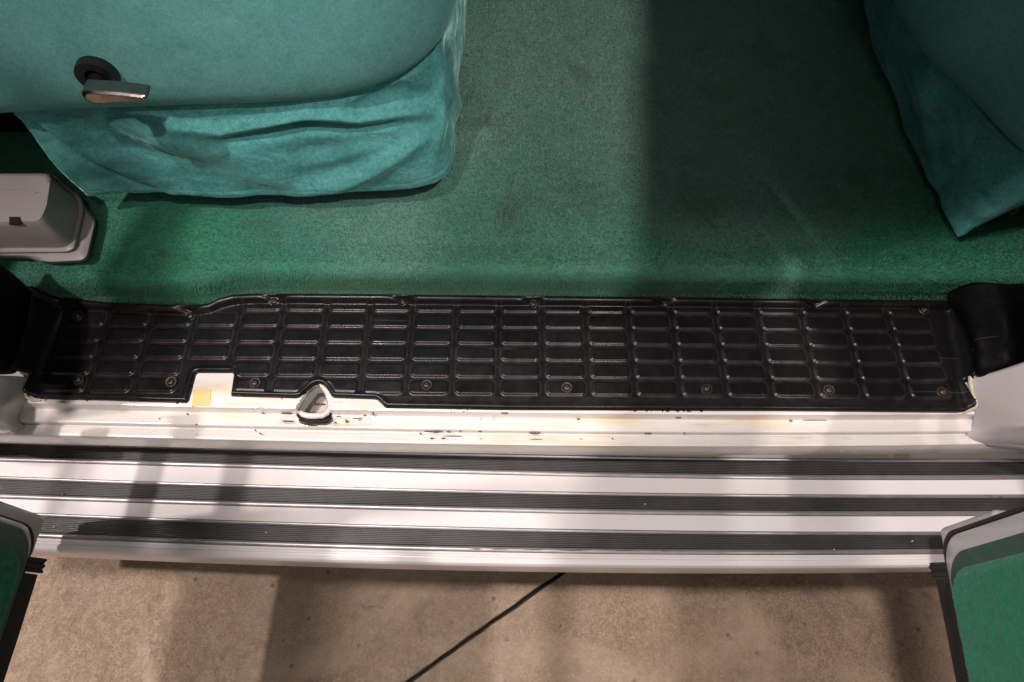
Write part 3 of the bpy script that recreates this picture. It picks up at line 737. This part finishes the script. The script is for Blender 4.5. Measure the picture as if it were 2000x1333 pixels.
# ------------------------------------------------------------------ left captain's chair
def curve(pts, n):
    """smooth sampling of a 3D polyline (Catmull-Rom, chord length)"""
    P_ = np.array([tuple(p) for p in pts], float)
    dd = np.concatenate([[0], np.cumsum(np.linalg.norm(np.diff(P_, axis=0), axis=1))])
    t = np.linspace(0, dd[-1], n); out = np.zeros((n, 3))
    m = np.zeros_like(P_)
    m[1:-1] = (P_[2:] - P_[:-2]) / (dd[2:] - dd[:-2])[:, None]; m[0] = (P_[1] - P_[0]) / (dd[1] - dd[0]); m[-1] = (P_[-1] - P_[-2]) / (dd[-1] - dd[-2])
    k = np.clip(np.searchsorted(dd, t, side='right') - 1, 0, len(P_) - 2); hh = dd[k + 1] - dd[k]; u = ((t - dd[k]) / hh)[:, None]; hh = hh[:, None]
    return (2 * u**3 - 3 * u**2 + 1) * P_[k] + (u**3 - 2 * u**2 + u) * hh * m[k] + (-2 * u**3 + 3 * u**2) * P_[k + 1] + (u**3 - u**2) * hh * m[k + 1]
def projn(V_):
    A_ = np.array(RI); c = (V_ - np.array([0, 0, CAM_H])) @ A_.T
    return np.stack([1000 + F * c[:, 0] / -c[:, 2], 666.5 - F * c[:, 1] / -c[:, 2]], 1)
def polydist(P_, pts):
    """distance to an open polyline and the arc parameter 0..1"""
    pts = np.asarray(pts, float); L = np.concatenate([[0], np.cumsum(np.linalg.norm(np.diff(pts, axis=0), axis=1))])
    best = np.full(len(P_), 1e9); par = np.zeros(len(P_)); side = np.zeros(len(P_))
    for i in range(len(pts) - 1):
        e = pts[i + 1] - pts[i]; t = np.clip(((P_ - pts[i]) @ e) / (e @ e), 0, 1); q = pts[i] + t[:, None] * e
        d_ = np.linalg.norm(P_ - q, axis=1); m = d_ < best
        best[m] = d_[m]; par[m] = ((L[i] + t * (L[i + 1] - L[i])) / L[-1])[m]
        cr = e[0] * (P_[:, 1] - pts[i][1]) - e[1] * (P_[:, 0] - pts[i][0]); side[m] = np.sign(cr)[m]
    return best * side, par
def cloth(name, top, bot, folds, mat, nv=110, noise_amp=.002, seed=1, mid=None, thick=.003):
    nu = len(top); ts_ = np.linspace(0, 1, nv)
    T, B = np.asarray(top), np.asarray(bot)
    W = np.array([[T[j] * (1 - t) + B[j] * t for j in range(nu)] for t in ts_])
    if mid is not None: W = W + mid(ts_)[:, None, None] * np.array([0, 1, 0])
    du = np.gradient(W, axis=1); dv = np.gradient(W, axis=0); N_ = np.cross(du, dv); N_ /= np.linalg.norm(N_, axis=2, keepdims=True) + 1e-9
    pp = projn(W.reshape(-1, 3)); disp = np.zeros(len(pp))
    for pts, w, amp in folds:
        amp = amp * 1.12
        d_, par = polydist(pp, pts)
        env = np.sin(np.pi * np.clip(par * .94 + .03, 0, 1)) ** .7
        disp += amp * env * np.exp(-(d_ / w) ** 2)
    disp += noise_amp * fast_noise(pp[:, 0], pp[:, 1], seed, 3, .018)
    tq = np.repeat(ts_, nu); disp += -.0005 * np.exp(-((tq - .93) / .008) ** 2) + .0004 * np.exp(-((tq - .965) / .02) ** 2) + .0009 * fast_noise(pp[:, 0], pp[:, 1], seed + 9, 2, .09) * (tq > .8)
    tv = np.repeat(ts_, nu); disp *= smooth(tv / .08) 
    sgn = 1 if N_[nv // 2, nu // 3, 1] < 0 else -1
    W = W + (disp.reshape(nv, nu))[..., None] * N_ * sgn
    o = new_obj(name, W.reshape(-1, 3), grid_faces(nv, nu, flip=True), mat)
    m = o.modifiers.new('th', 'SOLIDIFY'); m.thickness = thick; m.offset = -1
    return o

chair = empty('captain_chair', (-.5, .85, CZ))
tag(chair, 'teal velvet captain chair with hanging skirt and chrome side lever, beside the grey plastic housing', 'chair')
CINV = Matrix.Translation((.5, -.85, -CZ))
def cpart(o, root=chair, inv=CINV): o.parent = root; o.matrix_parent_inverse = inv; return o
ZT = .25
# plan curve of the cushion's lower seam (left to right, then back along its end)
seam = [Pz(-260, 232, ZT), Pz(-100, 222, ZT), Pz(0, 216, ZT), Pz(190, 206, ZT), Pz(350, 201, ZT), Pz(500, 196, ZT), Pz(600, 189, ZT), Pz(680, 177, ZT), Pz(760, 152, ZT), Pz(815, 118, ZT), Pz(850, 82, ZT), Pz(872, 35, ZT), Pz(884, -30, ZT), Pz(890, -120, ZT), Pz(894, -230, ZT)]
cu = curve(seam, 240)
tang = np.gradient(cu, axis=0); nrm_ = np.stack([tang[:, 1], -tang[:, 0], 0 * tang[:, 0]], 1); nrm_ /= np.linalg.norm(nrm_, axis=1, keepdims=True)
rows = []
prof = [(-.030, -.012), (-.012, -.010), (-.003, -.006), (.003, .0), (.0085, .008), (.013, .020), (.016, .040), (.017, .070), (.016, .11), (.012, .16), (.0, .21), (-.02, .235), (-.06, .25)]
for o_, dz in prof: rows.append(cu + nrm_ * o_ + np.array([0, 0, dz]))
W = np.array(rows)
# soften: resample the profile smoothly
Wd = []
for j in range(W.shape[1]): Wd.append(curve(W[:, j], 70))
W = np.array(Wd).transpose(1, 0, 2)
nn = fast_noise(W[..., 0].ravel(), W[..., 2].ravel(), 51, 3, 22).reshape(W.shape[:2])
W[..., 1] += .0016 * nn
# top fan
topc = W[-1].copy(); topc[:, 1] += .25; topc[:, 2] += .01
W = np.concatenate([W, topc[None]], 0)
cush = new_obj('seat_cushion', W.reshape(-1, 3), grid_faces(W.shape[0], W.shape[1]), M['velvet_flat']); cpart(cush)
# skirt
ZS = .10
hem = [Pz(172, 384, ZS), Pz(250, 377, ZS), Pz(340, 378, ZS), Pz(420, 386, ZS), Pz(490, 388, ZS), Pz(560, 384, ZS), Pz(640, 376, ZS), Pz(700, 374, ZS), Pz(770, 372, ZS), Pz(825, 366, ZS), Pz(860, 352, ZS),
       Pz(882, 326, ZS), Pz(888, 290, ZS + .005), Pz(888, 250, ZS + .01), Pz(890, 215, ZS + .01), Pz(897, 190, ZS + .01), Pz(897, 140, ZS + .01), Pz(906, 80, ZS + .01), Pz(910, 20, ZS + .01), Pz(910, -60, ZS), Pz(915, -200, ZS)]
top_ = [p + Vector((0, .016, .008)) for p in [Pz(12, 216, ZT), Pz(190, 206, ZT), Pz(350, 201, ZT), Pz(500, 196, ZT), Pz(600, 189, ZT), Pz(680, 177, ZT), Pz(760, 152, ZT), Pz(815, 118, ZT), Pz(850, 82, ZT), Pz(868, 35, ZT), Pz(878, -30, ZT), Pz(884, -120, ZT), Pz(888, -230, ZT)]]
# align the corner of top and hem: sample by matched fractions
def matched(pts, fr, n):
    c = curve(pts, 2000); dd = np.concatenate([[0], np.cumsum(np.linalg.norm(np.diff(c, axis=0), axis=1))]); dd /= dd[-1]
    return dd, c
def remap(pts, knots_in, knots_out, n):
    dd, c = matched(pts, None, n); u = np.linspace(0, 1, n); v = np.interp(u, knots_out, knots_in)
    return np.stack([np.interp(v, dd, c[:, k]) for k in range(3)], 1)
def frac(pts, i):
    c = np.array([tuple(p) for p in pts]); dd = np.concatenate([[0], np.cumsum(np.linalg.norm(np.diff(c, axis=0), axis=1))]); return dd[i] / dd[-1]
topS = remap(top_, [0, frac(top_, 6), frac(top_, 8), 1], [0, .60, .66, 1], 320)
hemS = remap(hem, [0, frac(hem, 10), frac(hem, 12), 1], [0, .60, .66, 1], 320)
folds = [([(40, 225), (110, 275), (180, 318), (250, 350), (320, 376)], 7, -.010), ([(60, 225), (130, 268), (200, 310), (270, 345), (340, 370)], 16, .007),
         ([(130, 225), (200, 270), (290, 310), (380, 335), (470, 360), (540, 384)], 24, -.011), ([(200, 225), (290, 265), (380, 292), (470, 310), (560, 335)], 22, .006),
         ([(290, 228), (360, 250), (430, 257), (510, 238), (600, 222), (660, 226), (700, 234), (760, 228), (830, 218)], 13, .010), ([(420, 275), (520, 262), (600, 245), (680, 256), (760, 248), (830, 238)], 14, -.008),
         ([(690, 214), (740, 196), (790, 182), (850, 200)], 20, -.012), ([(560, 300), (660, 290), (760, 275), (830, 258)], 22, -.007),
         ([(570, 378), (660, 362), (720, 338), (790, 300), (840, 262)], 13, .008), ([(560, 350), (650, 338), (740, 310), (800, 280)], 16, -.006),
         ([(858, 95), (862, 180), (860, 240), (850, 300)], 10, .008), ([(880, 60), (874, 130), (872, 200), (880, 240)], 8, -.008), ([(885, 180), (893, 215), (888, 240)], 9, .008),
         ([(650, 195), (720, 180), (780, 155), (815, 130)], 9, -.006), ([(330, 330), (420, 345), (520, 355), (600, 360)], 18, .005), ([(170, 372), (300, 372), (420, 379), (500, 382)], 6, .002)]
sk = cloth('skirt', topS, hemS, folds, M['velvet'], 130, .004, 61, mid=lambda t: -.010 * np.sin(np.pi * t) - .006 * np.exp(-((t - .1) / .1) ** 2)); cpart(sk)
# pedestal and back rest (back rest stands out of the picture to the left)
mb = MB(); mb.box(-1.20, -.18, .68, 1.05, CZ - .002, ZT - .02); cpart(mb.build('pedestal', M['black_steel'], None, .01))
mb = MB(); rr_ = []
for z_, g in ((.47, .02), (.50, .0), (.9, .0), (1.0, .02), (1.03, .06)):
    rr_.append([(x_, y_, z_) for x_, y_ in [(-1.32 + g, .62 + g), (-1.10 - g, .60 + g), (-1.10 - g, 1.16 - g), (-1.32 + g, 1.16 - g)]])
mb.rings(rr_); cpart(mb.build('backrest', M['velvet_flat'], None, .04))
# lever: escutcheon, boss and handle
yc = float(np.interp(Py(195, 145, .545).x, W[35][:, 0], W[35][:, 1]))
def disc(cx, cz, y0, y1, r0, r1, n=32):
    return [[(cx + r_ * math.cos(2 * math.pi * k / n), y_, cz + r_ * math.sin(2 * math.pi * k / n)) for k in range(n)] for y_, r_ in ((y0, r0), (y1, r1))]
pc = Py(193, 140, yc)
YL = yc - .040
mb = MB(); r_ = disc(pc.x, pc.z, yc + .014, yc - .006, .0190, .0190); r2 = disc(pc.x, pc.z, yc - .010, yc - .010, .0185, .010); r3 = disc(pc.x, pc.z - .004, yc - .004, yc - .029, .009, .009)
mb.rings(r_ + r2 + r3); boss = cpart(mb.build('lever_boss', M['black_steel'], None, ang=30))
lv = empty  # lever arm
def lever_ring(t, y):
    return None
fr = [Py(x, y, YL) for x, y in [(162, 180), (166, 176), (185, 177), (225, 179), (284, 186), (289, 189), (289, 193), (284, 195), (240, 197), (205, 200), (188, 201), (176, 197), (167, 191), (162, 185)]]
bk = [Vector((p.x, YL + .0125, p.z + .001)) for p in fr]
cx_, cz_ = sum(p.x for p in fr) / len(fr), sum(p.z for p in fr) / len(fr)
fr2 = [Vector((cx_ + (p.x - cx_) * .90, YL - .003, cz_ + (p.z - cz_) * .72)) for p in fr]
mb = MB(); mb.rings([bk, fr]); body_ = mb.build('lever_arm', M['greengrey'], None, .0006); cpart(body_)
mb = MB(); fr0 = [Vector((p.x, YL - .0003, p.z)) for p in fr]; mb.rings([fr0, fr2]); fa = mb.build('lever_face', M['chrome'], None, .0004); fa.parent = body_

# ------------------------------------------------------------------ right captain's chair (swivelled, corner of its skirt to the camera)
chair2 = empty('captain_chair', (.95, .9, CZ))
tag(chair2, 'shaded teal chair with a pointed skirt corner, over the dark side of the carpet', 'chair')
C2 = Matrix.Translation((-.95, -.9, -CZ))
ZT2, ZS2 = .17, .07
seam2 = [Pz(1690, -150, ZT2), Pz(1718, -70, ZT2), Pz(1747, 0, ZT2), Pz(1780, 60, ZT2), Pz(1818, 115, ZT2), Pz(1862, 155, ZT2), Pz(1905, 195, ZT2), Pz(1950, 245, ZT2), Pz(2000, 292, ZT2), Pz(2060, 330, ZT2), Pz(2180, 370, ZT2), Pz(2400, 390, ZT2)]
cu = curve(seam2, 160)
tang = np.gradient(cu, axis=0); nrm_ = np.stack([tang[:, 1], -tang[:, 0], 0 * tang[:, 0]], 1); nrm_ /= np.linalg.norm(nrm_, axis=1, keepdims=True)
rows = []
for o_, dz in [(-.030, -.010), (-.010, -.008), (-.002, -.004), (.003, .002), (.008, .010), (.012, .022), (.015, .045), (.015, .08), (.010, .13), (-.002, .18), (-.03, .21), (-.08, .23)]:
    rows.append(cu + nrm_ * o_ + np.array([0, 0, dz]))
W2 = np.array(rows); W2 = np.array([curve(W2[:, j], 60) for j in range(W2.shape[1])]).transpose(1, 0, 2)
W2[..., 1] += .0016 * fast_noise(W2[..., 0].ravel(), W2[..., 2].ravel(), 52, 3, 22).reshape(W2.shape[:2])
topc = W2[-1].copy(); topc[:, 0] += .35; topc[:, 1] += .15; W2 = np.concatenate([W2, topc[None]], 0)
cpart(new_obj('seat_cushion', W2.reshape(-1, 3), grid_faces(W2.shape[0], W2.shape[1]), M['velvet_flat']), chair2, C2)
hem2 = [Pz(1650, -150, ZS2 + .02), Pz(1672, -60, ZS2 + .02), Pz(1686, 0, ZS2 + .02), Pz(1697, 50, ZS2 + .015), Pz(1706, 95, ZS2 + .01), Pz(1728, 145, ZS2 + .01), Pz(1752, 200, ZS2), Pz(1765, 250, ZS2), Pz(1795, 310, ZS2), Pz(1815, 355, ZS2), Pz(1834, 380, ZS2), Pz(1840, 405, ZS2), Pz(1858, 440, ZS2),
        Pz(1870, 463, ZS2), Pz(1880, 461, ZS2), Pz(1910, 428, ZS2), Pz(1955, 382, ZS2), Pz(2000, 338, ZS2), Pz(2080, 262, ZS2), Pz(2300, 100, ZS2)]
top2 = [p + Vector((.006, .006, .006)) for p in seam2[:9]] + [p + Vector((.006, .008, .006)) for p in seam2[9:]]
tS = remap(top2, [0, frac(top2, 7), frac(top2, 10), 1], [0, .60, .70, 1], 240); hS = remap(hem2, [0, frac(hem2, 13), frac(hem2, 14), 1], [0, .64, .66, 1], 240)
folds2 = [([(1905, 185), (1940, 225), (1975, 262), (2010, 290)], 16, -.010), ([(1890, 190), (1920, 225), (1960, 268), (2000, 300)], 9, .007), ([(1760, 80), (1790, 160), (1810, 240), (1830, 330)], 18, .005), ([(1720, 40), (1745, 120), (1780, 200), (1800, 270)], 14, -.004),
          ([(1880, 450), (1920, 405), (1970, 355), (2010, 320)], 5, .0016), ([(1892, 434), (1930, 392), (1980, 340)], 3, -.0016)]
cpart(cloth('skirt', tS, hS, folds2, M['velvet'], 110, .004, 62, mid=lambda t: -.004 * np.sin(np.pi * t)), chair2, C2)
# pedestal in green painted steel with its bolt
pb = Pz(1980, 404, .10)
mb = MB(); q1 = [Pz(1925, 446, CZ + .001), Pz(2010, 410, CZ + .001), Pz(2200, 330, CZ + .001), Pz(2200, 200, CZ + .001), Pz(2000, 330, CZ + .001)]
q2 = [Vector((p.x + .004, p.y + .006, .118)) for p in q1]
mb.rings([q1, q2]); ped = cpart(mb.build('pedestal', M['pedestal'], None, .004), chair2, C2)
mb = MB(); n_ = 18; ctr = Pz(1978, 407, .100); dn = Vector((-.42, -.80, .42)).normalized(); u_ = dn.cross(Vector((0, 0, 1))).normalized(); w_ = dn.cross(u_)
mb.rings([[ctr + dn * o_ + rad_ * (math.cos(2 * math.pi * k / n_) * u_ + math.sin(2 * math.pi * k / n_) * w_) for k in range(n_)] for o_, rad_ in ((-.01, .007), (.003, .007), (.005, .006), (.0055, .0035), (.0035, .002))])
o_ = mb.build('bolt', M['rust'], None); o_.parent = ped
mb = MB(); rr_ = []
for z_, g in ((.40, .02), (.43, .0), (.9, .0), (1.0, .02), (1.03, .06)):
    rr_.append([(x_, y_, z_) for x_, y_ in [(1.42 + g, .75 + g), (1.62 - g, .75 + g), (1.62 - g, 1.30 - g), (1.42 + g, 1.30 - g)]])
mb.rings(rr_); cpart(mb.build('backrest', M['velvet_flat'], None, .04), chair2, C2)

# ------------------------------------------------------------------ grey moulded housing on the carpet at the left
hs = empty('plastic_housing', (-.72, .56, CZ))
tag(hs, 'grey moulded plastic housing with a square hole, on the green carpet beside the chair', 'housing')
HI = Matrix.Translation((.72, -.56, -CZ))
def ringz(pts, z, r=.010): 
    P_ = [tuple(Pz(x, y, z).xy) for x, y in pts]; return [(p[0], p[1], z) for p in round_poly(P_, r, 6)]
Z0 = CZ + .001
base_ = [(-150, 345), (110, 345), (152, 384), (190, 430), (172, 512), (92, 516), (55, 505), (-150, 505)]
mb = MB()
mb.rings([ringz(base_, Z0), ringz([(-150, 347), (110, 347), (150, 386), (186, 430), (168, 508), (92, 512), (55, 502), (-150, 502)], Z0 + .016),
          ringz([(-150, 348), (110, 348), (150, 388), (176, 424), (160, 496), (92, 500), (40, 499), (-150, 499)], Z0 + .020)])
o_ = mb.build('base', M['grey'], None, ang=50); o_.parent = hs; o_.matrix_parent_inverse = HI
mb = MB()
R_ = [ringz([(-150, 338), (100, 338), (160, 386), (165, 410), (146, 494), (-150, 497)], Z0 + .018, .014), ringz([(-150, 338), (100, 338), (160, 386), (165, 410), (146, 492), (-150, 495)], Z0 + .026, .014),
      ringz([(-150, 338), (100, 338), (157, 388), (161, 410), (143, 487), (-150, 490)], Z0 + .0285, .014),
      ringz([(-150, 338), (98, 338), (152, 390), (156, 412), (138, 484), (-150, 487)], Z0 + .028, .014),
      ringz([(-150, 338), (96, 340), (104, 352), (98, 412), (88, 442), (-150, 446)], Z0 + .082, .012),
      ringz([(-150, 339), (90, 342), (98, 356), (91, 404), (78, 432), (-150, 436)], Z0 + .0895, .012),
      ringz([(-150, 345), (82, 346), (90, 360), (84, 400), (70, 424), (-150, 428)], Z0 + .091, .010)]
mb.rings(R_)
shell_ = mb.build('cover', M['grey'], None, ang=60); shell_.parent = hs; shell_.matrix_parent_inverse = HI
# square hole with its dark socket
zc_ = Z0 + .0915
def quad_ring(pts, z): return [Pz(x, y, z) for x, y in pts]
hq = [(18, 424), (40, 424), (41, 438), (20, 438)]
mb = MB(); mb.rings([quad_ring([(16, 422), (41, 422), (43, 440), (18, 440)], zc_ - .004), quad_ring(hq, zc_ - .0005), quad_ring([(19, 425), (39, 425), (40, 437), (21, 437)], zc_ - .0003)], True, True)
o_ = mb.build('socket', M['dark'], None, shade=False); o_.parent = shell_  # solid dark plug, the hole's shade put into its colour
mb = MB(); mb.rings([quad_ring([(-150, 371), (52, 371), (80, 376), (66, 380), (-150, 380)], zc_ + .0006 - .003), quad_ring([(-150, 372), (52, 372), (76, 376.5), (64, 379), (-150, 379)], zc_ + .0006)])
o_ = mb.build('ridge', M['grey'], None, .0008); o_.parent = shell_
